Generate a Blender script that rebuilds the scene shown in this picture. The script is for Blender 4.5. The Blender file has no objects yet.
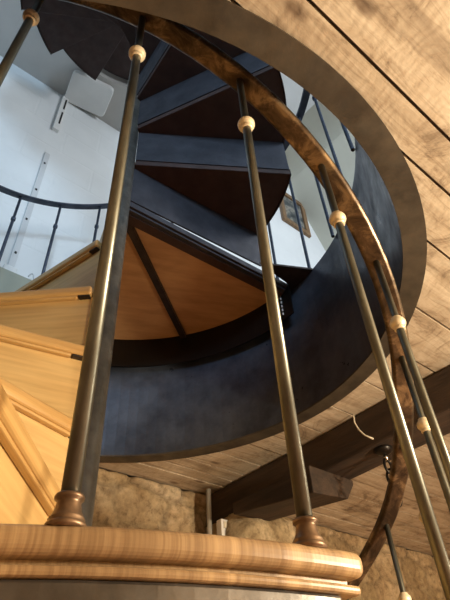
import bpy, bmesh, math, random
from mathutils import Vector, Matrix, noise
PI = math.pi
rad = math.radians
random.seed(4)
COL = bpy.context.scene.collection
scene = bpy.context.scene

# ------------------------------------------------------------------ camera
# origin of the scene: axis of the spiral staircase at the height of the viewer's eye
cam_data = bpy.data.cameras.new('camera')
cam = bpy.data.objects.new('camera', cam_data)
COL.objects.link(cam)
cr = Vector((0.9645474, -0.2592835, -0.0491970))
cu = Vector((-0.1386292, -0.6564121, 0.7415559))
cf = Vector((0.2245667, 0.7084457, 0.6690848))
m = Matrix((cr, cu, -cf)).transposed().to_4x4()
m.translation = Vector((0, -1.235, 0))
cam.matrix_world = m
cam_data.sensor_fit = 'VERTICAL'
cam_data.sensor_height = 24
cam_data.lens = 518.285 / 600 * 24
cam_data.clip_start = 0.02
scene.camera = cam

# ------------------------------------------------------------------ light
scene.view_settings.view_transform = 'Standard'
scene.view_settings.look = 'None'
scene.view_settings.exposure = 0.0
scene.view_settings.gamma = 1.0
world = bpy.data.worlds.new('world')
scene.world = world
world.use_nodes = True
bg = world.node_tree.nodes['Background']
bg.inputs[0].default_value = (0.55, 0.72, 1.0, 1)
bg.inputs[1].default_value = 0.5
A24 = rad(24.4)
UX = Vector((math.cos(A24), math.sin(A24), 0))
NY = Vector((-math.sin(A24), math.cos(A24), 0))
def W3(u, v, z):                                  # room frame (along the stone wall, towards it, up)
    return UX * u + NY * v + Vector((0, 0, z))
def lamp(name, kind, loc, energy, color, size=0.1, target=None, sy=None):
    d = bpy.data.lights.new(name, kind)
    d.energy = energy
    d.color = color
    if kind == 'AREA':
        d.size = size
        if sy:
            d.shape = 'RECTANGLE'; d.size_y = sy
    else:
        d.shadow_soft_size = size
    o = bpy.data.objects.new(name, d)
    COL.objects.link(o)
    o.location = loc
    if target is not None:
        o.rotation_euler = (Vector(target) - Vector(loc)).to_track_quat('-Z', 'Y').to_euler()
    return o
lamp('warm_room_lamp', 'POINT', (1.70, -1.55, 0.30), 215, (1.0, 0.83, 0.59), 0.07)
lamp('ceiling_fill_light', 'POINT', W3(1.9, -1.9, -0.8), 50, (1.0, 0.83, 0.60), 0.15)  # unseen fill light added low down to brighten the board ceiling
lamp('daylight_west_window', 'AREA', W3(-1.15, -2.98, 2.3), 75, (0.55, 0.77, 1.0), 0.6, W3(0.1, 1.0, 2.5), 0.6)
lamp('daylight_east_window', 'AREA', W3(2.3, -2.98, 3.6), 95, (0.88, 0.93, 1.0), 1.2, W3(2.6, 1.0, 3.6), 1.4)

# ------------------------------------------------------------------ materials
def new_mat(name):
    mt = bpy.data.materials.new(name)
    mt.use_nodes = True
    nt = mt.node_tree
    return mt, nt, nt.nodes['Principled BSDF']
def ramp(nt, fac, stops):
    r = nt.nodes.new('ShaderNodeValToRGB')
    cr_ = r.color_ramp
    while len(cr_.elements) < len(stops):
        cr_.elements.new(0.5)
    for e, (p, c) in zip(cr_.elements, stops):
        e.position = p
        e.color = (*c, 1)
    nt.links.new(fac, r.inputs[0])
    return r.outputs[0]
def coords(nt, scale=(1, 1, 1), rotz=0, loc=(0, 0, 0)):
    tc = nt.nodes.new('ShaderNodeTexCoord')
    mp = nt.nodes.new('ShaderNodeMapping')
    mp.inputs['Scale'].default_value = scale
    mp.inputs['Location'].default_value = loc
    if rotz:
        m1 = nt.nodes.new('ShaderNodeMapping')
        m1.inputs['Rotation'].default_value = (0, 0, rotz)
        nt.links.new(tc.outputs['Object'], m1.inputs[0])
        nt.links.new(m1.outputs[0], mp.inputs[0])
    else:
        nt.links.new(tc.outputs['Object'], mp.inputs[0])
    return mp.outputs[0]
def nz(nt, vec, scale, detail=4, rough=0.6, dist=0):
    n = nt.nodes.new('ShaderNodeTexNoise')
    n.inputs['Scale'].default_value = scale
    n.inputs['Detail'].default_value = detail
    n.inputs['Roughness'].default_value = rough
    n.inputs['Distortion'].default_value = dist
    nt.links.new(vec, n.inputs['Vector'])
    return n.outputs['Fac']
def mixc(nt, a, b, fac, mode='MIX'):
    mx = nt.nodes.new('ShaderNodeMix')
    mx.data_type = 'RGBA'
    mx.blend_type = mode
    for sock, v in ((0, fac), (6, a), (7, b)):
        if isinstance(v, (int, float)):
            mx.inputs[sock].default_value = v
        elif isinstance(v, tuple):
            mx.inputs[sock].default_value = (*v, 1)
        else:
            nt.links.new(v, mx.inputs[sock])
    return mx.outputs[2]
def bump(nt, bs, h, strength, dist=0.005):
    b = nt.nodes.new('ShaderNodeBump')
    b.inputs['Strength'].default_value = strength
    b.inputs['Distance'].default_value = dist
    nt.links.new(h, b.inputs['Height'])
    nt.links.new(b.outputs[0], bs.inputs['Normal'])
def metal(name, c1, c2, rough=0.4, metallic=1.0, sc=14, bmp=0.15, lo=0.38, hi=0.62, strong=True):
    mt, nt, bs = new_mat(name)
    v = coords(nt)
    f = nz(nt, v, sc, 6, 0.65)
    nt.links.new(ramp(nt, f, [(lo, c1), (hi, c2)]), bs.inputs['Base Color'])
    bs.inputs['Metallic'].default_value = metallic
    r = ramp(nt, nz(nt, v, sc * 2.3, 4), [(0.3, (rough - 0.1,) * 3), (0.7, (rough + 0.15,) * 3)])
    nt.links.new(r, bs.inputs['Roughness'])
    bump(nt, bs, nz(nt, v, 160, 3), bmp, 0.001)
    return mt
def wood(name, base, dark, scale=(1.5, 22, 22), rotz=0, rough=0.4, knots=0.0, sat=None):
    mt, nt, bs = new_mat(name)
    v = coords(nt, scale, rotz)
    g = nz(nt, v, 1.0, 5, 0.6, 0.6)
    col = ramp(nt, g, [(0.33, dark), (0.6, base)])
    v2 = coords(nt, (scale[0] * 2, scale[1] * 6, scale[2] * 6), rotz)
    g2 = nz(nt, v2, 1.0, 3)
    c2 = ramp(nt, g2, [(0.35, (0.78, 0.74, 0.70)), (0.6, (1, 1, 1))])
    nt.links.new(mixc(nt, col, c2, 0.8, 'MULTIPLY'), bs.inputs['Base Color'])
    bs.inputs['Roughness'].default_value = rough
    bump(nt, bs, g2, 0.12, 0.002)
    return mt
M = {}
M['tread_wood'] = wood('waxed_oak', (0.66, 0.44, 0.18), (0.52, 0.31, 0.11), rough=0.38)
M['riser_wood'] = wood('oak_veneer', (0.68, 0.48, 0.21), (0.60, 0.39, 0.155), (1.2, 10, 9), rough=0.45)
M['panel_wood'] = wood('plywood_soffit', (0.50, 0.30, 0.145), (0.41, 0.235, 0.11), (3, 5, 5), rough=0.55)
M['dark_steel'] = metal('blackened_steel', (0.030, 0.022, 0.020), (0.055, 0.042, 0.038), 0.45, 0.6)
M['column_steel'] = metal('column_steel', (0.12, 0.11, 0.095), (0.20, 0.185, 0.16), 0.38, 0.6)
M['blue_steel'] = metal('painted_collar_steel', (0.030, 0.038, 0.058), (0.075, 0.092, 0.125), 0.36, 0.35, 5, 0.1)
M['riser_steel'] = metal('grey_riser_steel', (0.032, 0.032, 0.040), (0.052, 0.052, 0.063), 0.6, 0.4, 8, 0.2)
M['under_steel'] = metal('brown_underside_steel', (0.030, 0.015, 0.012), (0.045, 0.022, 0.018), 0.7, 0.0, 8, 0.2)
M['flange_steel'] = metal('browned_flange_steel', (0.048, 0.040, 0.030), (0.092, 0.076, 0.055), 0.5, 0.35, 7, 0.2)
M['guard_backlit_steel'] = metal('guard_and_backlit_rail_steel', (0.03, 0.04, 0.06), (0.06, 0.075, 0.11), 0.4, 0.5)  # guard's own colour; on the upper stair rail it stands in for backlighting
M['frame_steel'] = metal('bright_frame_steel', (0.09, 0.085, 0.08), (0.15, 0.14, 0.13), 0.4, 0.8)
# handrail: rusted-bronze mottling
mt, nt, bs = new_mat('mottled_bronze')
v = coords(nt)
f1 = nz(nt, v, 13, 7, 0.7, 0.8)
c = ramp(nt, f1, [(0.40, (0.055, 0.040, 0.028)), (0.52, (0.13, 0.093, 0.060)), (0.62, (0.32, 0.235, 0.14))])
nt.links.new(c, bs.inputs['Base Color'])
bs.inputs['Metallic'].default_value = 0.75
bs.inputs['Roughness'].default_value = 0.36
bump(nt, bs, nz(nt, v, 90, 3), 0.2, 0.001)
M['rail'] = mt
mt, nt, bs = new_mat('aged_brass_tube')
v = coords(nt, (1, 1, 0.35))
c = ramp(nt, nz(nt, v, 26, 5, 0.65), [(0.36, (0.115, 0.12, 0.105)), (0.6, (0.19, 0.20, 0.178))])
nt.links.new(c, bs.inputs['Base Color'])
bs.inputs['Metallic'].default_value = 0.9
bs.inputs['Roughness'].default_value = 0.34
M['tube'] = mt
M['brass'] = metal('polished_brass', (0.72, 0.62, 0.42), (0.82, 0.73, 0.54), 0.42, 0.3, 30, 0.05)
M['copper_base'] = metal('brown_bronze_base', (0.15, 0.10, 0.065), (0.25, 0.17, 0.11), 0.38, 0.75, 30, 0.05)

# end-grained foreground tread
mt, nt, bs = new_mat('oak_end_grain')
v = coords(nt, (1, 1, 1))
v1 = coords(nt, (4, 4, 4))
lam = nz(nt, v1, 1.0, 2, 0.5)
vf = coords(nt, (12, 210, 6))
fine = nz(nt, vf, 1.0, 3, 0.6, 0.3)
vl = coords(nt, (2.0, 17, 1.0))
brd = nz(nt, vl, 1.0, 1, 0.4)
col = ramp(nt, fine, [(0.35, (0.27, 0.18, 0.10)), (0.62, (0.41, 0.295, 0.17))])
col = mixc(nt, col, ramp(nt, brd, [(0.38, (0.66, 0.60, 0.54)), (0.60, (1.15, 1.1, 1.0))]), 0.9, 'MULTIPLY')
nt.links.new(col, bs.inputs['Base Color'])
bs.inputs['Roughness'].default_value = 0.36
M['end_grain'] = mt

# rough-sawn ceiling boards
mt, nt, bs = new_mat('rough_sawn_boards')
vb = coords(nt, (0.9, 9, 9), -A24)
va = coords(nt, (1, 1, 1), -A24)
g = nz(nt, vb, 1.6, 6, 0.65, 0.8)
col = ramp(nt, g, [(0.3, (0.33, 0.265, 0.19)), (0.45, (0.48, 0.40, 0.295)), (0.62, (0.60, 0.52, 0.40))])
stain = nz(nt, va, 5.0, 7, 0.75, 1.2)
col = mixc(nt, col, ramp(nt, stain, [(0.36, (0.40, 0.34, 0.29)), (0.44, (0.80, 0.76, 0.72)), (0.58, (1, 1, 1))]), 0.85, 'MULTIPLY')
vs_ = coords(nt, (5, 60, 20), -A24)
streak = nz(nt, vs_, 1.0, 5, 0.7, 1.0)
col = mixc(nt, col, ramp(nt, streak, [(0.34, (0.50, 0.44, 0.38)), (0.48, (1, 1, 1))]), 0.6, 'MULTIPLY')
vk = coords(nt, (6, 14, 10), -A24)
kn = nt.nodes.new('ShaderNodeTexVoronoi')
kn.inputs['Scale'].default_value = 0.9
nt.links.new(vk, kn.inputs['Vector'])
col = mixc(nt, col, ramp(nt, kn.outputs['Distance'], [(0.08, (0.22, 0.15, 0.10)), (0.2, (1, 1, 1))]), 0.75, 'MULTIPLY')
nt.links.new(col, bs.inputs['Base Color'])
bs.inputs['Roughness'].default_value = 0.7
saw = nt.nodes.new('ShaderNodeTexWave')
saw.bands_direction = 'X'
saw.inputs['Scale'].default_value = 14
saw.inputs['Distortion'].default_value = 9
saw.inputs['Detail'].default_value = 3
nt.links.new(va, saw.inputs['Vector'])
hh = mixc(nt, saw.outputs['Color'], mixc(nt, nz(nt, vb, 4, 5), stain, 0.5), 0.88)
bump(nt, bs, hh, 0.55, 0.006)
M['boards'] = mt

mt, nt, bs = new_mat('old_dark_beam')
v = coords(nt, (10, 1.2, 10), -A24)
col = ramp(nt, nz(nt, v, 1.5, 6, 0.65, 0.5), [(0.35, (0.018, 0.011, 0.007)), (0.65, (0.055, 0.033, 0.020))])
nt.links.new(col, bs.inputs['Base Color'])
bs.inputs['Roughness'].default_value = 0.75
bump(nt, bs, nz(nt, v, 5, 5), 0.5, 0.01)
M['beam'] = mt

mt, nt, bs = new_mat('rubble_stone')
v = coords(nt)
c1 = ramp(nt, nz(nt, v, 5, 8, 0.7, 0.4), [(0.3, (0.34, 0.25, 0.15)), (0.5, (0.56, 0.44, 0.28)), (0.68, (0.76, 0.65, 0.47))])
c2 = ramp(nt, nz(nt, v, 28, 6, 0.7), [(0.36, (0.45, 0.39, 0.32)), (0.47, (0.85, 0.82, 0.78)), (0.62, (1.15, 1.13, 1.08))])
at = nt.nodes.new('ShaderNodeAttribute')
at.attribute_name = 'tone'
c3 = mixc(nt, mixc(nt, c1, c2, 0.8, 'MULTIPLY'), at.outputs['Color'], 1.0, 'MULTIPLY')
nt.links.new(c3, bs.inputs['Base Color'])
bs.inputs['Roughness'].default_value = 0.9
bump(nt, bs, nz(nt, v, 34, 9, 0.8), 1.0, 0.02)
M['stone'] = mt

def flat(name, c, rough=0.7, metallic=0.0, var=0.06, sc=3, emis=None):
    mt, nt, bs = new_mat(name)
    v = coords(nt)
    lo = tuple(max(0, x * (1 - var * 2)) for x in c)
    nt.links.new(ramp(nt, nz(nt, v, sc, 5), [(0.3, lo), (0.65, c)]), bs.inputs['Base Color'])
    bs.inputs['Roughness'].default_value = rough
    bs.inputs['Metallic'].default_value = metallic
    return mt
M['white_wall'] = flat('whitewashed_plaster', (0.78, 0.80, 0.80), 0.85, sc=1.6, var=0.07)
M['soffit'] = flat('grey_plaster_soffit', (0.50, 0.48, 0.45), 0.9)
M['slope'] = flat('cream_sloping_plaster', (0.62, 0.60, 0.50), 0.9, sc=1.2)
M['ledge'] = flat('greenish_render', (0.36, 0.37, 0.30), 0.9, sc=5)
M['pipe'] = flat('painted_grey_pipe', (0.42, 0.40, 0.35), 0.5)
M['white_plastic'] = flat('white_plastic', (0.80, 0.80, 0.78), 0.4)
M['grey_plastic'] = flat('grey_strip', (0.66, 0.67, 0.67), 0.5)
M['black'] = flat('black_iron', (0.015, 0.013, 0.012), 0.35, 0.6)
M['chrome'] = flat('worn_steel', (0.6, 0.56, 0.5), 0.2, 1.0)
M['cable'] = flat('ivory_cable', (0.72, 0.66, 0.52), 0.5)
M['room_plaster'] = flat('warm_plaster', (0.55, 0.42, 0.28), 0.9)
M['floor'] = flat('terracotta_floor', (0.30, 0.16, 0.09), 0.6, sc=4)
M['concrete'] = flat('floor_slab', (0.30, 0.27, 0.24), 0.9)
M['frame_wood'] = wood('gilt_frame', (0.26, 0.15, 0.07), (0.15, 0.085, 0.04), (20, 3, 3), rough=0.4)
mt, nt, bs = new_mat('whitewashed_masonry')
v = coords(nt)
nt.links.new(ramp(nt, nz(nt, v, 1.6, 5), [(0.3, (0.70, 0.72, 0.72)), (0.65, (0.80, 0.82, 0.82))]), bs.inputs['Base Color'])
bs.inputs['Roughness'].default_value = 0.85
ma = nt.nodes.new('ShaderNodeMapping'); ma.inputs['Rotation'].default_value = (0, 0, -A24)
mb = nt.nodes.new('ShaderNodeMapping'); mb.inputs['Rotation'].default_value = (-PI / 2, 0, 0)
nt.links.new(v, ma.inputs[0]); nt.links.new(ma.outputs[0], mb.inputs[0])
bk_ = nt.nodes.new('ShaderNodeTexBrick')
bk_.inputs['Scale'].default_value = 1.0
bk_.inputs['Brick Width'].default_value = 0.5
bk_.inputs['Row Height'].default_value = 0.25
bk_.inputs['Mortar Size'].default_value = 0.012
bk_.inputs['Mortar Smooth'].default_value = 0.8
nt.links.new(mb.outputs[0], bk_.inputs['Vector'])
b1 = nt.nodes.new('ShaderNodeMath'); b1.operation = 'SUBTRACT'; b1.inputs[0].default_value = 1.0
nt.links.new(bk_.outputs['Fac'], b1.inputs[1])
bump(nt, bs, b1.outputs[0], 0.2, 0.006)
M['masonry'] = mt
mt, nt, bs = new_mat('dark_landscape_print')
v = coords(nt)
nt.links.new(ramp(nt, nz(nt, v, 7, 4, 0.6), [(0.38, (0.02, 0.025, 0.03)), (0.5, (0.08, 0.09, 0.09)), (0.58, (0.30, 0.28, 0.24)), (0.66, (0.06, 0.055, 0.04))]), bs.inputs['Base Color'])
bs.inputs['Roughness'].default_value = 0.5
M['print'] = mt
mt, nt, bs = new_mat('window_glass')
bs.inputs['Transmission Weight'].default_value = 1.0
bs.inputs['Roughness'].default_value = 0.0
bs.inputs['IOR'].default_value = 1.02
M['glass'] = mt

# ------------------------------------------------------------------ helpers
def obj(name, bm, mat, parent=None, smooth=False, bevel=None, loc=None, rotz=0.0, seg=2):
    bmesh.ops.recalc_face_normals(bm, faces=bm.faces)
    me = bpy.data.meshes.new(name)
    bm.to_mesh(me)
    bm.free()
    me.materials.append(mat)
    o = bpy.data.objects.new(name, me)
    COL.objects.link(o)
    if parent:
        o.parent = parent
    if loc is not None:
        o.location = loc
    o.rotation_euler = (0, 0, rotz)
    if smooth:
        for p_ in me.polygons:
            p_.use_smooth = True
    if bevel:
        b = o.modifiers.new('bevel', 'BEVEL')
        b.width = bevel
        b.segments = seg
        b.limit_method = 'ANGLE'
        b.angle_limit = rad(38)
        b.harden_normals = False
    return o
def thing(name, label, cat, loc=(0, 0, 0), rotz=0, group=None):
    o = bpy.data.objects.new(name, None)
    o.empty_display_size = 0.1
    COL.objects.link(o)
    o.location = loc
    o.rotation_euler = (0, 0, rotz)
    return tag(o, label, cat, group)
def tag(o, label, cat, group=None):
    o['label'] = label
    o['category'] = cat
    if group:
        o['group'] = group
    return o
def structure(o, label=None):
    o['kind'] = 'structure'
    if label:
        o['label'] = label
    return o
def box(bm, x0, x1, y0, y1, z0, z1, mtx=None):
    vs = [bm.verts.new((x, y, z)) for z in (z0, z1) for y in (y0, y1) for x in (x0, x1)]
    for q in ((0, 1, 3, 2), (4, 6, 7, 5), (0, 4, 5, 1), (2, 3, 7, 6), (0, 2, 6, 4), (1, 5, 7, 3)):
        bm.faces.new([vs[i] for i in q])
    if mtx:
        bmesh.ops.transform(bm, matrix=mtx, verts=vs)
    return vs
def prism(bm, pts, z0, z1):
    a = [bm.verts.new((x, y, z0)) for x, y in pts]
    b = [bm.verts.new((x, y, z1)) for x, y in pts]
    n = len(pts)
    bm.faces.new(a)
    bm.faces.new(b[::-1])
    for i in range(n):
        bm.faces.new((a[i], a[(i + 1) % n], b[(i + 1) % n], b[i]))
def lathe(bm, prof, seg=24, c=(0, 0, 0)):
    rings = []
    for r, z in prof:
        if r < 1e-6:
            rings.append([bm.verts.new((c[0], c[1], c[2] + z))])
        else:
            rings.append([bm.verts.new((c[0] + r * math.cos(2 * PI * i / seg), c[1] + r * math.sin(2 * PI * i / seg), c[2] + z)) for i in range(seg)])
    for a, b in zip(rings, rings[1:]):
        for i in range(seg):
            j = (i + 1) % seg
            if len(a) == 1 and len(b) > 1:
                bm.faces.new((a[0], b[j], b[i]))
            elif len(b) == 1 and len(a) > 1:
                bm.faces.new((a[i], a[j], b[0]))
            elif len(a) > 1:
                bm.faces.new((a[i], a[j], b[j], b[i]))
    for r_ in (rings[0], rings[-1]):
        if len(r_) > 1:
            bm.faces.new(r_)
def sweep(bm, frames, section, closed=False):      # frames: (point, side axis, up axis)
    rows = []
    for P, s, u in frames:
        rows.append([bm.verts.new(P + s * a + u * b) for a, b in section])
    n = len(section)
    last = len(rows) if closed else len(rows) - 1
    for i in range(last):
        A, B = rows[i], rows[(i + 1) % len(rows)]
        for k in range(n):
            bm.faces.new((A[k], A[(k + 1) % n], B[(k + 1) % n], B[k]))
    if not closed:
        bm.faces.new(rows[0])
        bm.faces.new(rows[-1][::-1])
def tube(bm, pts, r, seg=10):
    pts = [Vector(p_) for p_ in pts]
    fr = []
    for i, p_ in enumerate(pts):
        t = (pts[min(i + 1, len(pts) - 1)] - pts[max(i - 1, 0)]).normalized()
        ref = Vector((0, 0, 1)) if abs(t.z) < 0.9 else Vector((1, 0, 0))
        s = t.cross(ref).normalized()
        fr.append((p_, s, s.cross(t).normalized()))
    sweep(bm, fr, [(r * math.cos(2 * PI * k / seg), r * math.sin(2 * PI * k / seg)) for k in range(seg)])
def arc_pts(r, a0, a1, n):
    return [(r * math.cos(rad(a0 + (a1 - a0) * i / n)), r * math.sin(rad(a0 + (a1 - a0) * i / n))) for i in range(n + 1)]
def ring_band(bm, r0, r1, z0, z1, a0, a1, n=48):   # annular sector, solid
    if abs(a1 - a0) >= 359.9:
        fr = []
        for i in range(n):
            a = rad(a0 + 360 * i / n)
            fr.append((Vector((0, 0, 0)), Vector((math.cos(a), math.sin(a), 0)), Vector((0, 0, 1))))
        sweep(bm, fr, [(r0, z0), (r1, z0), (r1, z1), (r0, z1)], closed=True)
    else:
        prism(bm, arc_pts(r1, a0, a1, n) + arc_pts(r0, a0, a1, n)[::-1], z0, z1)
ROOM = Matrix.Rotation(A24, 4, 'Z')
def rbox(bm, u0, u1, v0, v1, z0, z1):
    box(bm, u0, u1, v0, v1, z0, z1, ROOM)
def wall_holes(bm, u0, u1, z0, z1, v0, v1, holes):
    us = sorted({u0, u1, *[h for H in holes for h in H[:2]]})
    zs = sorted({z0, z1, *[h for H in holes for h in H[2:]]})
    for a, b in zip(us, us[1:]):
        for c_, d in zip(zs, zs[1:]):
            if any(H[0] <= (a + b) / 2 <= H[1] and H[2] <= (c_ + d) / 2 <= H[3] for H in holes):
                continue
            rbox(bm, a, b, v0, v1, c_, d)
def plate_with_hole(bm, u0, u1, v0, v1, z0, z1, R):
    angs = sorted(set([2 * PI * i / 96 for i in range(96)] + [math.atan2(v, u) % (2 * PI) for u in (u0, u1) for v in (v0, v1)]))
    inn, out = [], []
    for a in angs:
        c_, s = math.cos(a), math.sin(a)
        t = min([(u1 if c_ > 0 else u0) / c_ if abs(c_) > 1e-9 else 1e9, (v1 if s > 0 else v0) / s if abs(s) > 1e-9 else 1e9])
        inn.append((R * c_, R * s))
        out.append((t * c_, t * s))
    V = []
    for ring in (inn, out):
        for z in (z0, z1):
            V.append([bm.verts.new(UX * p_[0] + NY * p_[1] + Vector((0, 0, z))) for p_ in ring])
    n = len(angs)
    for i in range(n):
        j = (i + 1) % n
        bm.faces.new((V[0][i], V[0][j], V[2][j], V[2][i]))
        bm.faces.new((V[1][i], V[3][i], V[3][j], V[1][j]))
        bm.faces.new((V[0][i], V[1][i], V[1][j], V[0][j]))
        bm.faces.new((V[2][i], V[2][j], V[3][j], V[3][i]))

# ------------------------------------------------------------------ levels
ZF = -1.393              # ground floor
ZC = 1.005               # underside of the board ceiling
ZU = 1.6                 # upper floor
WV = 0.863               # face of the stone wall
WU = 1.05                # face of the upper wall
U0, U1, V0 = -2.3, 5.0, -3.0

# ------------------------------------------------------------------ structure, ground floor
bm = bmesh.new(); rbox(bm, U0 - .2, U1 + .2, V0 - .2, WV + .5, ZF - .1, ZF)
structure(obj('floor', bm, M['floor']))
# rubble stone wall, modelled relief
bm = bmesh.new()
tone = bm.loops.layers.color.new('tone')
nu, nzv = 560, 190
za, zb_ = ZF, 0.998
ua, ub = U0, U1
# stones: jittered rows, so blocks with mortar joints
def stone_cell(u, z):
    row_h = 0.155
    z += 0.035 * noise.noise(Vector((u * 2.2, z * 2, 3)))
    best = []
    for r in range(int(math.floor(z / row_h)) - 1, int(math.floor(z / row_h)) + 2):
        w = 0.27 + 0.10 * noise.noise(Vector((r * 7.3, 1, 2)))
        off = 0.5 * w * (r % 2) + 0.2 * noise.noise(Vector((r * 3.1, 5, 9)))
        k0 = int(math.floor((u - off) / w))
        for k in (k0 - 1, k0, k0 + 1):
            jx = 0.32 * w * noise.noise(Vector((k * 5.7, r * 2.9, 4)))
            jz = 0.22 * row_h * noise.noise(Vector((k * 3.7, r * 4.9, 8)))
            cx = off + (k + 0.5) * w + jx
            cz = (r + 0.5) * row_h + jz
            d = math.hypot((u - cx) / w * 0.95, (z - cz) / row_h)
            best.append((d, k, r))
    best.sort()
    return best[0][0], best[1][0] - best[0][0], best[0][1], best[0][2]
grid = []
tones = {}
for i in range(nu + 1):
    colv = []
    for j in range(nzv + 1):
        u = ua + (ub - ua) * i / nu
        z = za + (zb_ - za) * j / nzv
        d, e, k, r = stone_cell(u, z)
        e += 0.10 * noise.noise(Vector((u * 14, z * 14, 2)))
        h = max(0.0, min(1.0, e / 0.16))
        h = h * h * (3 - 2 * h)
        per = 0.5 + 0.5 * noise.noise(Vector((k * 9.1, r * 6.3, 0.5)))
        rel = 0.013 * h * (0.3 + 1.4 * per) + 0.013 * noise.fractal(Vector((u * 11, z * 11, 1)), 0.6, 2.1, 6) + 0.008 * abs(noise.noise(Vector((u * 26, z * 30, 5))))
        rel += 0.012 * noise.noise(Vector((u * 1.5, z * 1.7, 7)))
        t = 0.80 + 0.28 * per * h
        vtx = bm.verts.new(W3(u, WV + 0.018 - rel, z))
        tones[vtx] = (t * 1.02, t, t * (0.93 + 0.07 * per))
        colv.append(vtx)
    grid.append(colv)
for i in range(nu):
    for j in range(nzv):
        f_ = bm.faces.new((grid[i][j], grid[i + 1][j], grid[i + 1][j + 1], grid[i][j + 1]))
        f_.smooth = True
        for lp in f_.loops:
            lp[tone] = (*[min(1, c_) for c_ in tones[lp.vert]], 1)
bk = [bm.verts.new(W3(u, WV + 0.4, z)) for u, z in ((ua, za), (ub, za), (ub, zb_), (ua, zb_))]
bm.faces.new(bk)
bm.faces.new([grid[i][nzv] for i in range(nu + 1)] + [bk[2], bk[3]])
obj_wall = obj('wall_back', bm, M['stone'])
structure(obj_wall)
bm = bmesh.new(); rbox(bm, U0 - .2, U0, V0, WV + .4, ZF, 0.998)
structure(obj('wall_left', bm, M['room_plaster']))
bm = bmesh.new(); rbox(bm, U1, U1 + .2, V0, WV + .4, ZF, 0.998)
structure(obj('wall_right', bm, M['room_plaster']))
bm = bmesh.new(); rbox(bm, U0 - .2, U1 + .2, V0 - .2, V0, ZF, 0.998)
structure(obj('wall_front', bm, M['room_plaster']))

# board ceiling: every board is real, with open joints
bm = bmesh.new()
RH = 0.925
edges = [V0, -2.62, -2.3, -1.98, -1.66, -1.33, -0.998, -0.912, -0.79, -0.611, -0.44, -0.255, -0.069, 0.10, 0.235, 0.345, 0.48, 0.60, 0.68, 0.752, 0.80]
edges[-1] = WV + 0.02
for a, b in zip(edges, edges[1:]):
    gap = 0.0035
    lo, hi = a + gap, b - gap
    dz = random.uniform(-0.004, 0.004)
    z0 = ZC + 0.002 + dz * 0.5
    def outline(sgn):
        if lo > RH or hi < -RH:
            return None
        pts = []
        n = 14
        for i in range(n + 1):
            v = lo + (hi - lo) * i / n
            uu = math.sqrt(max(RH * RH - v * v, 0))
            pts.append((sgn * uu, v))
        far = U1 if sgn > 0 else U0
        return pts + [(far, hi), (far, lo)]
    for sgn in (1, -1):
        o_ = outline(sgn)
        if o_ is None:
            o_ = [(U0, lo), (U1, lo), (U1, hi), (U0, hi)]
            if sgn < 0:
                continue
        pts = [(p_[0] * UX.x + p_[1] * NY.x, p_[0] * UX.y + p_[1] * NY.y) for p_ in o_]
        prism(bm, pts, z0, ZC + 0.028)
structure(obj('ceiling', bm, M['boards']))
bm = bmesh.new(); plate_with_hole(bm, U0 - .2, U1 + .2, V0 - .2, WU + .25, ZC + 0.029, ZU, 0.9)
structure(obj('floor_upper', bm, M['concrete']))

# ------------------------------------------------------------------ structure, upper floor
ZT, ZS = 5.9, 3.95
bm = bmesh.new(); rbox(bm, U0 - .2, U1 + .2, WU, WU + .2, ZU, ZT)
structure(obj('wall_upper_back', bm, M['masonry']))
bm = bmesh.new(); rbox(bm, U0 - .2, U0, V0, WU, ZU, ZT)
structure(obj('wall_upper_left', bm, M['white_wall']))
bm = bmesh.new(); rbox(bm, U1, U1 + .2, V0, WU, ZU, ZT)
structure(obj('wall_upper_right', bm, M['white_wall']))
H1, H2 = (-1.75, -0.55, 1.8, 2.8), (1.6, 3.0, 2.8, 4.4)
bm = bmesh.new(); wall_holes(bm, U0 - .2, U1 + .2, ZU, ZT, V0 - .2, V0, [H1, H2])
structure(obj('wall_upper_front', bm, M['white_wall']))
for n_, H in (('window_1', H1), ('window_2', H2)):
    bm = bmesh.new()
    rbox(bm, H[0], H[0] + .05, V0 - .12, V0 - .06, H[2], H[3])
    rbox(bm, H[1] - .05, H[1], V0 - .12, V0 - .06, H[2], H[3])
    rbox(bm, H[0] + .05, H[1] - .05, V0 - .12, V0 - .06, H[2], H[2] + .05)
    rbox(bm, H[0] + .05, H[1] - .05, V0 - .12, V0 - .06, H[3] - .05, H[3])
    w = structure(obj(n_, bm, M['white_plastic']))
    bm = bmesh.new()
    rbox(bm, H[0] + .05, H[1] - .05, V0 - .10, V0 - .094, H[2] + .05, H[3] - .05)
    obj('pane', bm, M['glass'], w)
bm = bmesh.new(); plate_with_hole(bm, U0, 0.95, V0, WU, ZS, ZS + .12, 0.73)
structure(obj('ceiling_upper', bm, M['soffit']))
bm = bmesh.new(); rbox(bm, U0 - .2, U1 + .2, V0 - .2, WU + .2, ZT, ZT + .1)
structure(obj('ceiling_roof', bm, M['white_wall']))
# sloping plaster ceiling on the right
bm = bmesh.new()
sl = [(2.55, 5.06), (2.987, 4.208), (4.6, 1.60), (4.75, 1.60), (3.12, 4.25), (2.70, 5.10), (2.62, ZT), (2.50, ZT)]
va_ = [bm.verts.new(W3(u, V0, z)) for u, z in sl]
vb_ = [bm.verts.new(W3(u, WU, z)) for u, z in sl]
bm.faces.new(va_); bm.faces.new(vb_[::-1])
for i in range(len(sl)):
    bm.faces.new((va_[i], va_[(i + 1) % len(sl)], vb_[(i + 1) % len(sl)], vb_[i]))
structure(obj('ceiling_slope', bm, M['slope']))
bm = bmesh.new(); rbox(bm, U0, 0.95, WU - .07, WU, ZU, 1.965)
structure(obj('trim_ledge', bm, M['ledge'], bevel=0.008))

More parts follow.
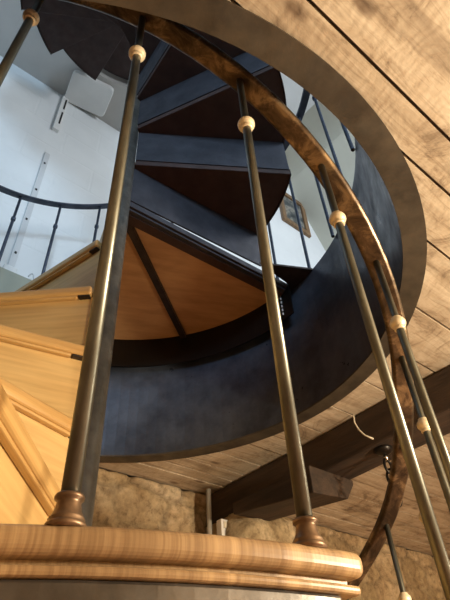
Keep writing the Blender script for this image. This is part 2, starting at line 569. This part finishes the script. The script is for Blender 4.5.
# ------------------------------------------------------------------ opening collar
col_ = thing('steel_opening_collar', 'round blue-grey steel collar lining the ceiling opening, with a browned flat flange', 'collar', (0, 0, 0))
bm = bmesh.new(); ring_band(bm, 0.882, 0.945, 0.9985, 1.0055, 0, 360, 128)
obj('flange', bm, M['flange_steel'], col_)
bm = bmesh.new(); ring_band(bm, 0.882, 0.889, 1.0055, 1.603, 0, 360, 128)
obj('cylinder_lining', bm, M['blue_steel'], col_)

# ------------------------------------------------------------------ spiral staircase
RISE, STEP, AF, TZ = 0.245, 31.35, -72.9, 0.143
stair = thing('spiral_staircase', 'spiral staircase with oak treads, wood risers and landing turning round a dark steel column', 'staircase', (0, 0, ZF))
OFF = -ZF
def sobj(*a, **k):                                 # parts of the stair live in its frame
    o = obj(*a, **k)
    o.location.z += OFF
    return o
bm = bmesh.new()
lathe(bm, [(0.075, ZF), (0.075, ZF + .012), (0.045, ZF + .02), (0.0375, ZF + .03), (0.0375, 6.0 - 0.2)], 32, (0.006, 0, 0))
sobj('column', bm, M['column_steel'], stair, smooth=True)
def tread_mesh(rout, ang, z0, z1, front=0.042):
    # local frame: x along the nosing, tread body on the negative-y side (clockwise)
    bm = bmesh.new()
    pts = [(0.030, front), (rout * 0.999, front)]
    pts += [(rout * math.cos(rad(-ang * t / 10)), rout * math.sin(rad(-ang * t / 10))) for t in range(1, 11)]
    pts += [(0.05 * math.cos(rad(-ang)), 0.05 * math.sin(rad(-ang)))]
    prism(bm, pts, z0, z1)
    return bm
tread0 = None
def level(j):
    return TZ + RISE * j
for j in range(-5, 6):
    a = AF - STEP * j
    z = level(j)
    if j == 0:
        sp = STEP + 3.5
        def plate(R, z0, z1, front):
            bm = bmesh.new()
            pts = [(0.04, front), (R * 0.9995, front)]
            pts += [(R * math.cos(rad(-sp * t / 16)), R * math.sin(rad(-sp * t / 16))) for t in range(1, 17)]
            pts += [(0.04 * math.cos(rad(-sp)), 0.04 * math.sin(rad(-sp)))]
            prism(bm, pts, z0, z1)
            return bm
        t = sobj('tread', plate(0.814, -0.0225, 0, 0.002), M['end_grain'], stair, bevel=0.009, seg=5, loc=(0, 0, z + 0.0015), rotz=rad(AF + 2.0))
        t['label'] = 'nearest oak tread showing its end-grain rounded edge'
        obj('edge_groove', plate(0.797, -0.0275, -0.0225, -0.010), M['end_grain'], t)
        obj('edge_moulding', plate(0.806, -0.0355, -0.0275, -0.002), M['end_grain'], t, bevel=0.003)
        bm = bmesh.new()
        R = 0.800
        prism(bm, arc_pts(R, -1.6, -sp, 16) + arc_pts(R - .05, -1.6, -sp, 16)[::-1], -0.078, -0.0355)
        obj('support_frame', bm, M['frame_steel'], t, bevel=0.003)
        bm = bmesh.new()
        prism(bm, arc_pts(R - .05, -1.6, -sp, 16) + [(0.03, -0.02)], -0.045, -0.0355)
        obj('underside_plate', bm, M['under_steel'], t)
    else:
        if tread0 is None:
            t = sobj('tread', tread_mesh(0.836, STEP + 2.5, -0.034, 0), M['tread_wood'], stair, bevel=0.010, seg=4, loc=(0, 0, z), rotz=rad(a))
            tread0 = t
            bm = bmesh.new()
            box(bm, 0.075, 0.785, 0.020, 0.035, -0.042, -0.034)
            mo = obj('nosing_moulding', bm, M['tread_wood'], t, bevel=0.003)
            bm = bmesh.new()
            box(bm, 0.036, 0.072, 0.005, 0.036, -0.040, -0.034)
            br = obj('bracket', bm, M['dark_steel'], t, bevel=0.002)
            bm = bmesh.new()
            prism(bm, arc_pts(0.80, -1, -STEP, 12) + arc_pts(0.755, -1, -STEP, 12)[::-1], -0.074, -0.034)
            fr_ = obj('support_frame', bm, M['dark_steel'], t, bevel=0.002)
        else:
            t = tread0.copy(); COL.objects.link(t)
            t.parent = stair
            t.location = (0, 0, z + OFF); t.rotation_euler = (0, 0, rad(a))
            for ch in (mo, br, fr_):
                c_ = ch.copy(); COL.objects.link(c_); c_.parent = t
riser0 = None
for j in range(-5, 7):                              # riser below the nosing of tread j
    a = AF - STEP * j
    if riser0 is None:
        bm = bmesh.new()
        box(bm, 0.020, 0.780, 0.002, 0.019, -RISE + 0.0, -0.0335)
        riser0 = sobj('riser', bm, M['riser_wood'], stair, loc=(0, 0, level(j)), rotz=rad(a))
        r_ = riser0
    else:
        r_ = riser0.copy(); COL.objects.link(r_); r_.parent = stair
        r_.location = (0, 0, level(j) + OFF); r_.rotation_euler = (0, 0, rad(a))
    if j == 0:
        r_.rotation_euler = (0, 0, rad(a - 4))
# landing: oak top on plywood panels and steel ribs
LA0, LA1 = AF - STEP * 6, 22.0 - 360
LAm = 61.5 - 360
bm = bmesh.new()
prism(bm, arc_pts(0.84, LA0, LA1, 30) + [(0.04 * math.cos(rad(LA1)), 0.04 * math.sin(rad(LA1))), (0.04 * math.cos(rad(LA0)), 0.04 * math.sin(rad(LA0)))], 1.588, 1.611)
land = sobj('landing', bm, M['panel_wood'], stair)
land_parent = land
def lobj(*a, **k):
    o = obj(*a, **k)
    return o
def radial_bar(ang, r0, r1, y0, y1, z0, z1):
    bm = bmesh.new()
    box(bm, r0, r1, y0, y1, z0, z1, Matrix.Rotation(rad(ang), 4, 'Z'))
    return bm
lobj('rib', radial_bar(LAm, 0.035, 0.835, -0.014, 0.014, 1.566, 1.588), M['dark_steel'], land)
lobj('rib', radial_bar(LA1, 0.035, 0.835, 0.012, 0.052, 1.562, 1.588), M['under_steel'], land)
lobj('rib', radial_bar(LA0, 0.035, 0.835, -0.045, -0.012, 1.562, 1.588), M['under_steel'], land)
bm = radial_bar(LA1, 0.035, 0.835, -0.016, 0.010, 1.578, 1.606)
box(bm, 0.035, 0.835, -0.006, 0.012, 1.568, 1.578, Matrix.Rotation(rad(LA1), 4, 'Z'))
lobj('edge_strip', bm, M['riser_steel'], land, bevel=0.002)
bm = bmesh.new(); ring_band(bm, 0.841, 0.846, 1.43, 1.611, LA0, LA1 - 1.5, 30)
apron = lobj('apron', bm, M['black'], land)
bm = bmesh.new()
for q in range(6):
    zz = 1.455 + q * 0.022
    box(bm, 0.836, 0.8405, -0.002, 0.002, zz, zz + 0.012, Matrix.Rotation(rad(24.4), 4, 'Z'))
o = obj('paint_drip', bm, M['white_plastic'], apron)
bm = bmesh.new()
prism(bm, [(0.62, 0.198), (0.861, 0.184)] + arc_pts(0.8815, 13, 99, 26)[1:] + arc_pts(0.847, 99, 20.5, 26), 1.596, 1.6055)
lobj('gap_plate', bm, M['dark_steel'], land)

# upper steel flight
flight = thing('steel_stair_flight', 'dark steel winder flight above the landing with grey-blue riser plates', 'stair flight', (0, 0, 1.611))
RU = 0.69
tr0 = rs0 = None
for k in range(0, 16):
    z = 1.84 + 0.24 * k
    a = 20.5 - 29.6 * k
    if tr0 is None:
        bm = bmesh.new()
        prism(bm, arc_pts(RU, 1.0, -29.6, 12) + [(0.045 * math.cos(rad(-29.6)), 0.045 * math.sin(rad(-29.6))), (0.045, 0.0)], 0, 0.028)
        tr0 = t = obj('tread', bm, M['under_steel'], flight, bevel=0.003)
        bm = bmesh.new(); ring_band(bm, RU, RU + .004, -0.006, 0.034, 1.0, -29.6, 12)
        lip0 = obj('edge_band', bm, M['dark_steel'], t)
        bm = bmesh.new()
        box(bm, 0.045, RU - .002, -0.004, 0.004, -0.213, 0.0)
        rs0 = r_ = obj('riser', bm, M['riser_steel'], flight)
    else:
        t = tr0.copy(); COL.objects.link(t); t.parent = flight
        l_ = lip0.copy(); COL.objects.link(l_); l_.parent = t
        r_ = rs0.copy(); COL.objects.link(r_); r_.parent = flight
    t.location = (0, 0, z - 1.611); t.rotation_euler = (0, 0, rad(a))
    r_.location = (0, 0, z - 1.611); r_.rotation_euler = (0, 0, rad(a))

# ------------------------------------------------------------------ stair railing
rail = thing('stair_railing', 'bronze helical handrail with brass-collared balusters following the oak treads', 'railing', (0, 0, ZF))
ZR1, KR, TH1, DTH, RR = 1.195, 0.4427, 269.66, 15.67, 0.80
def rail_r(deg):
    t = min(1, max(0, (deg - 336) / 30))
    return RR + 0.028 * t * t * (3 - 2 * t)
def rail_z(deg):
    return ZR1 - KR * rad(deg - TH1)
sec = [(-0.024, 0.002), (-0.024, 0.013), (-0.019, 0.019), (0.019, 0.019), (0.024, 0.013), (0.024, 0.002), (0.018, -0.003), (-0.018, -0.003)]
bm = bmesh.new()
fr = []
d = 176
while d <= 449:
    a = rad(d)
    slope = -KR / RR
    tdir = Vector((-math.sin(a), math.cos(a), slope)).normalized()
    s = Vector((math.cos(a), math.sin(a), 0))
    fr.append((Vector((rail_r(d) * math.cos(a), rail_r(d) * math.sin(a), rail_z(d))), s, s.cross(tdir).normalized()))
    d += 3
sweep(bm, fr, sec)
sobj('handrail', bm, M['rail'], rail, bevel=0.002)
upper_rail = thing('upper_stair_railing', 'thin upper run of the stair railing, coloured blue-black for its backlit look, with small collars in front of the white upstairs wall', 'railing', (0, 0, ZF))  # same stair rail continued; its backlit daylight tone is put into the colour
bm = bmesh.new()
fr = []
for d in range(62, 175, 3):
    a = rad(d)
    tdir = Vector((-math.sin(a), math.cos(a), -KR / RR)).normalized()
    s = Vector((math.cos(a), math.sin(a), 0))
    fr.append((Vector((RR * math.cos(a), RR * math.sin(a), rail_z(d))), s, s.cross(tdir).normalized()))
sweep(bm, fr, [(a_ * 0.75, b_ * 0.75) for a_, b_ in sec])
sobj('handrail', bm, M['guard_backlit_steel'], upper_rail)
HC = 0.183
base0 = collar0 = None
for i in range(12, -13, -1):
    ang = TH1 + DTH * (i - 1)
    j = math.floor((AF - (ang - 360)) / STEP) if ang > 180 else None
    rel = (AF + 360 - ang)
    j = math.floor(rel / STEP)
    if abs(rel / STEP - j) > 0.97 and j < 6:
        j += 0
    zb0 = 1.611 if j >= 6 else level(j)
    if j < -5:
        zb0 = ZF
    zt = rail_z(ang) + 0.002
    zc = zt - HC
    loc = (rail_r(ang) * math.cos(rad(ang)), rail_r(ang) * math.sin(rad(ang)), zb0 + OFF)
    bm = bmesh.new()
    L = zt - zb0
    r_up = 0.0072
    lathe(bm, [(0.0080, 0.010), (0.0080, zc - zb0), (r_up, zc - zb0 + 0.004), (r_up, L)], 20)
    up = ang < 176
    b_ = obj('baluster', bm, M['guard_backlit_steel'] if up else M['tube'], upper_rail if up else rail, smooth=False, loc=loc)
    for p_ in b_.data.polygons:
        p_.use_smooth = len(p_.vertices) == 4
    if base0 is None:
        bm = bmesh.new()
        lathe(bm, [(r__ * 0.98, z__ * 0.72) for r__, z__ in [(0.0165, 0), (0.0170, 0.003), (0.0160, 0.006), (0.0140, 0.0075), (0.0150, 0.010), (0.0135, 0.013), (0.0112, 0.019), (0.0100, 0.028), (0.0100, 0.0305), (0.0122, 0.0325), (0.0125, 0.0350), (0.0115, 0.0375), (0.0085, 0.0385)]], 28)
        base0 = obj('base', bm, M['copper_base'], b_, smooth=True)
        bm = bmesh.new()
        lathe(bm, [(0.0088, -0.016), (0.0112, -0.015), (0.0112, -0.011), (0.0095, -0.010), (0.0135, -0.007), (0.0160, -0.002), (0.0163, 0.003), (0.0145, 0.008), (0.0105, 0.012), (0.0105, 0.015), (0.0085, 0.016)], 28)
        collar0 = obj('collar', bm, M['brass'], b_, smooth=True)
        collar0.location = (0, 0, zc - zb0)
        collar0['label'] = 'brass ball collar'
    elif up:
        c1 = base0.copy(); c1.data = base0.data.copy(); c1.data.materials[0] = M['guard_backlit_steel']; COL.objects.link(c1); c1.parent = b_
        bm = bmesh.new(); lathe(bm, [(0.0078, -0.012), (0.0115, -0.009), (0.012, 0), (0.0115, 0.009), (0.0078, 0.012)], 16)
        c2 = obj('collar', bm, M['guard_backlit_steel'], b_, smooth=True, loc=(0, 0, zc - zb0))
    else:
        c1 = base0.copy(); COL.objects.link(c1); c1.parent = b_
        c2 = collar0.copy(); COL.objects.link(c2); c2.parent = b_
        c2.location = (0, 0, zc - zb0)

# ------------------------------------------------------------------ guard railing round the opening upstairs
guard = thing('guard_railing', 'blue-black curved guard railing on the upper floor along the right side of the stair opening', 'railing', (0, 0, 1.603))
RG, ZG = 0.874, 2.572 - 1.603
bm = bmesh.new()
fr = []
for i in range(0, 97):
    a = rad(200 + i * 187 / 96)
    s = Vector((math.cos(a), math.sin(a), 0))
    fr.append((Vector((RG * math.cos(a), RG * math.sin(a), ZG)), s, Vector((0, 0, 1))))
sweep(bm, fr, [(-0.017, -0.008), (0.017, -0.008), (0.021, 0.0), (0.015, 0.010), (-0.015, 0.010), (-0.021, 0.0)])
obj('handrail', bm, M['guard_backlit_steel'], guard)
post0 = None
for i in range(9, 23):
    ang = 92.5 + 13.35 * i
    loc = (RG * math.cos(rad(ang)), RG * math.sin(rad(ang)), 0)
    if post0 is None:
        bm = bmesh.new(); lathe(bm, [(0.0075, 0), (0.0075, ZG)], 14)
        post0 = p0_ = obj('baluster', bm, M['guard_backlit_steel'], guard, smooth=False, loc=loc)
        bm = bmesh.new(); lathe(bm, [(0.0078, -0.012), (0.012, -0.009), (0.0125, 0), (0.012, 0.009), (0.0078, 0.012)], 16, (0, 0, ZG - 0.185))
        k0_ = obj('collar', bm, M['guard_backlit_steel'], p0_, smooth=True)
    else:
        c1 = post0.copy(); COL.objects.link(c1); c1.parent = guard; c1.location = loc
        c2 = k0_.copy(); COL.objects.link(c2); c2.parent = c1

# ------------------------------------------------------------------ beams, wall fittings
bm = bmesh.new()
n = 60
fr = []
for i in range(n + 1):
    v = V0 + (WV + 0.03 - V0) * i / n
    du = 0.010 * noise.noise(Vector((v * 1.7, 0, 0)))
    fr.append((W3(1.16 + du, v, 0.93 + 0.006 * noise.noise(Vector((v * 2, 4, 0)))), UX, Vector((0, 0, 1))))
sweep(bm, fr, [(-0.075, -0.075), (0.075, -0.082), (0.08, 0.072), (-0.078, 0.072)])
tag(obj('ceiling_beam', bm, M['beam'], bevel=0.008), 'old dark hewn timber beam running under the ceiling boards into the stone wall', 'beam')
bm = bmesh.new()
fr = []
for i in range(9):
    v = 0.12 + (0.58 - 0.12) * i / 8
    k_ = 1 - 0.55 * i / 8
    fr.append((W3(1.12, v, 0.852), UX, Vector((0, 0, k_))))
sweep(bm, fr, [(-0.13, -0.108), (0.075, -0.090), (0.13, -0.02), (0.13, 0.0), (-0.13, 0.0)])
tag(obj('timber_corbel', bm, M['beam'], bevel=0.008), 'short dark timber corbel with sawn end under the ceiling beam, resting on the jutting stone', 'corbel')
SB = (1.235, 0.755, 0.655, 0.19, 0.195, 0.215)
# projecting stone under the corbel
bm = bmesh.new()
bmesh.ops.create_cube(bm, size=1.0)
bmesh.ops.subdivide_edges(bm, edges=bm.edges[:], cuts=22, use_grid_fill=True)
for v_ in bm.verts:
    c_ = v_.co.copy()
    q_ = Vector([math.copysign(abs(x_ * 2) ** 1.0, x_) for x_ in c_])
    k_ = (abs(q_.x) ** 6 + abs(q_.y) ** 6 + abs(q_.z) ** 6) ** (1 / 6)
    q_ = q_ / k_
    d_ = 1 + 0.10 * noise.fractal(q_ * 1.4 + Vector((3, 1, 2)), 0.8, 2.0, 6)
    q_ = q_ * d_
    v_.co = W3(SB[0] + q_.x * SB[3], SB[1] + q_.y * SB[4], SB[2] + q_.z * SB[5])
tl = bm.loops.layers.color.new('tone')
for f_ in bm.faces:
    f_.smooth = True
    for lp in f_.loops:
        lp[tl] = (1, 1, 0.98, 1)
tag(obj('bracket_stone', bm, M['stone']), 'pale rough stone block jutting from the wall below the dark beam end', 'stone')
# thin pipe on the stone wall
bm = bmesh.new(); tube(bm, [W3(1.005, 0.765, 0.980), W3(1.005, 0.765, 0.5), W3(1.005, 0.765, ZF)], 0.012, 12)
tag(obj('wall_pipe', bm, M['pipe'], smooth=True), 'thin grey vertical pipe on the stone wall beside the dark beam', 'pipe')
t = thing('wall_switch', 'small white switch plate on the stone wall right of the thin pipe', 'switch', W3(1.035, 0.70, 0.800), A24)
bm = bmesh.new(); box(bm, -0.018, 0.022, -0.006, 0.03, -0.05, 0.028)
obj('plate', bm, M['white_plastic'], t, bevel=0.003)
bm = bmesh.new(); box(bm, -0.006, 0.010, -0.012, -0.006, -0.012, 0.016)
obj('rocker', bm, M['cable'], t, bevel=0.001)

# hanging wire and hook
P0 = W3(1.066, -0.08, 0.998)
bm = bmesh.new()
tube(bm, [P0, P0 + NY * 0.004 + Vector((0, 0, -0.03)), P0 - NY * 0.006 + Vector((0, 0, -0.065)), P0 - NY * 0.028 + Vector((0, 0, -0.098)), P0 - NY * 0.058 + Vector((0, 0, -0.125))], 0.0032, 8)
o = obj('ceiling_wire', bm, M['cable'], smooth=True)
tag(o, 'short ivory electric wire curling down the dark beam below the ceiling boards', 'wire')
o['kind_note'] = ''
del o['kind_note']
HK = W3(1.13, -0.13, 0.855)
t = thing('hook_chain', 'black iron ceiling rose and chain links hanging from the dark beam', 'chain', HK)
bm = bmesh.new(); lathe(bm, [(0.0, 0.004), (0.034, 0.0), (0.036, -0.008), (0.026, -0.018), (0.012, -0.024), (0.0, -0.025)], 24)
obj('ceiling_rose', bm, M['black'], t, smooth=True)
bm = bmesh.new(); lathe(bm, [(0.0, -0.024), (0.008, -0.027), (0.010, -0.036), (0.006, -0.046), (0.0, -0.048)], 16)
o = obj('swivel', bm, M['chrome'], t, smooth=True)
o['label'] = 'shiny steel swivel'
def link_bm(c, rot, rx=0.017, rz=0.027, r=0.0048):
    bm = bmesh.new()
    fr = []
    X = Vector((math.cos(rot), math.sin(rot), 0)); Z = Vector((0, 0, 1)); Y = X.cross(Z)
    for i in range(24):
        a = 2 * PI * i / 24
        P = Vector(c) + X * rx * math.cos(a) + Z * rz * math.sin(a)
        rr_ = (X * math.cos(a) * rz + Z * math.sin(a) * rx).normalized()
        fr.append((P, rr_, Y))
    sweep(bm, fr, [(r * math.cos(2 * PI * k / 8), r * math.sin(2 * PI * k / 8)) for k in range(8)], closed=True)
    return bm
for q in range(4):
    obj('link', link_bm((0, 0, -0.068 - q * 0.040), 0.3 + q * PI / 2), M['black'], t, smooth=True)

# ------------------------------------------------------------------ upper wall fittings
t = thing('cable_trunking', 'short white cable trunking with two dark slots high on the white wall', 'trunking', W3(-0.085, WU, 3.44), A24)
bm = bmesh.new(); box(bm, -0.025, 0.022, -0.028, 0, 0, 0.50)
obj('cover', bm, M['white_plastic'], t, bevel=0.003)
for z0, z1 in ((0.08, 0.24), (0.29, 0.43)):
    bm = bmesh.new(); box(bm, 0.000, 0.012, -0.030, -0.027, z0, z1)
    obj('slot', bm, M['black'], t)
t = thing('mounting_rail', 'long pale grey perforated strip running down the white wall behind the guard railing', 'rail', W3(-0.085, WU, 2.03), A24)
bm = bmesh.new(); box(bm, -0.018, 0.018, -0.010, 0, 0, 1.12)
obj('strip', bm, M['grey_plastic'], t, bevel=0.002)
for q in range(4):
    bm = bmesh.new(); box(bm, -0.006, 0.006, -0.013, -0.009, 0.12 + q * 0.29, 0.135 + q * 0.29)
    obj('screw', bm, M['black'], t)
t = thing('junction_box', 'small white junction box at the foot of the pale strip above the ledge', 'junction box', W3(-0.085, WU, 1.985), A24)
bm = bmesh.new(); box(bm, -0.04, 0.03, -0.035, 0, 0.0, 0.045)
obj('case', bm, M['white_plastic'], t, bevel=0.004)
bm = bmesh.new()
pts = []
for i in range(40):
    a = i / 39 * 5.5 * PI
    pts.append(W3(0.01 + 0.14 * i / 39, WU - 0.03 - 0.012 * math.sin(a * 0.7), 1.99 + 0.022 + 0.022 * math.sin(a)))
tube(bm, pts, 0.004, 8)
tag(obj('loose_cable', bm, M['grey_plastic'], smooth=True), 'loose pale cable squiggling along the ledge beside the small junction box', 'cable')
# white panel under the upper ceiling
t = thing('ceiling_unit', 'white square unit with rounded corners fixed under the grey upper soffit', 'ceiling unit', (0, 0, 0))
cpt = Vector((-0.345, 0.855, 0))
M15 = Matrix.Translation(W3(0.02, 0.0, 0) * 0 + Vector((-0.335, 0.835, 3.9))) @ Matrix.Rotation(rad(14.6), 4, 'Z')
t.matrix_world = M15
bm = bmesh.new()
pts = []
for cx, cy, a0 in ((0.125, 0.095, 0), (-0.125, 0.095, 90), (-0.125, -0.095, 180), (0.125, -0.095, 270)):
    for q in range(5):
        a = rad(a0 + q * 22.5)
        pts.append((cx + 0.035 * math.cos(a), cy + 0.035 * math.sin(a)))
prism(bm, pts, 0, 0.05)
obj('casing', bm, M['white_plastic'], t, bevel=0.006)
# framed picture
t = thing('framed_picture', 'small dark picture in a wooden frame on the white wall seen past the winder flight', 'picture', W3(2.53, WU, 4.23), A24)
bm = bmesh.new()
w_, h_ = 0.21, 0.56
for x0, x1, z0, z1 in ((-w_, w_, 0, 0.06), (-w_, w_, h_ - .06, h_), (-w_, -w_ + .06, .06, h_ - .06), (w_ - .06, w_, .06, h_ - .06)):
    box(bm, x0, x1, -0.035, 0, z0, z1)
obj('frame', bm, M['frame_wood'], t, bevel=0.004)
bm = bmesh.new(); box(bm, -w_ + .06, w_ - .06, -0.015, -0.002, .06, h_ - .06)
obj('print', bm, M['print'], t)
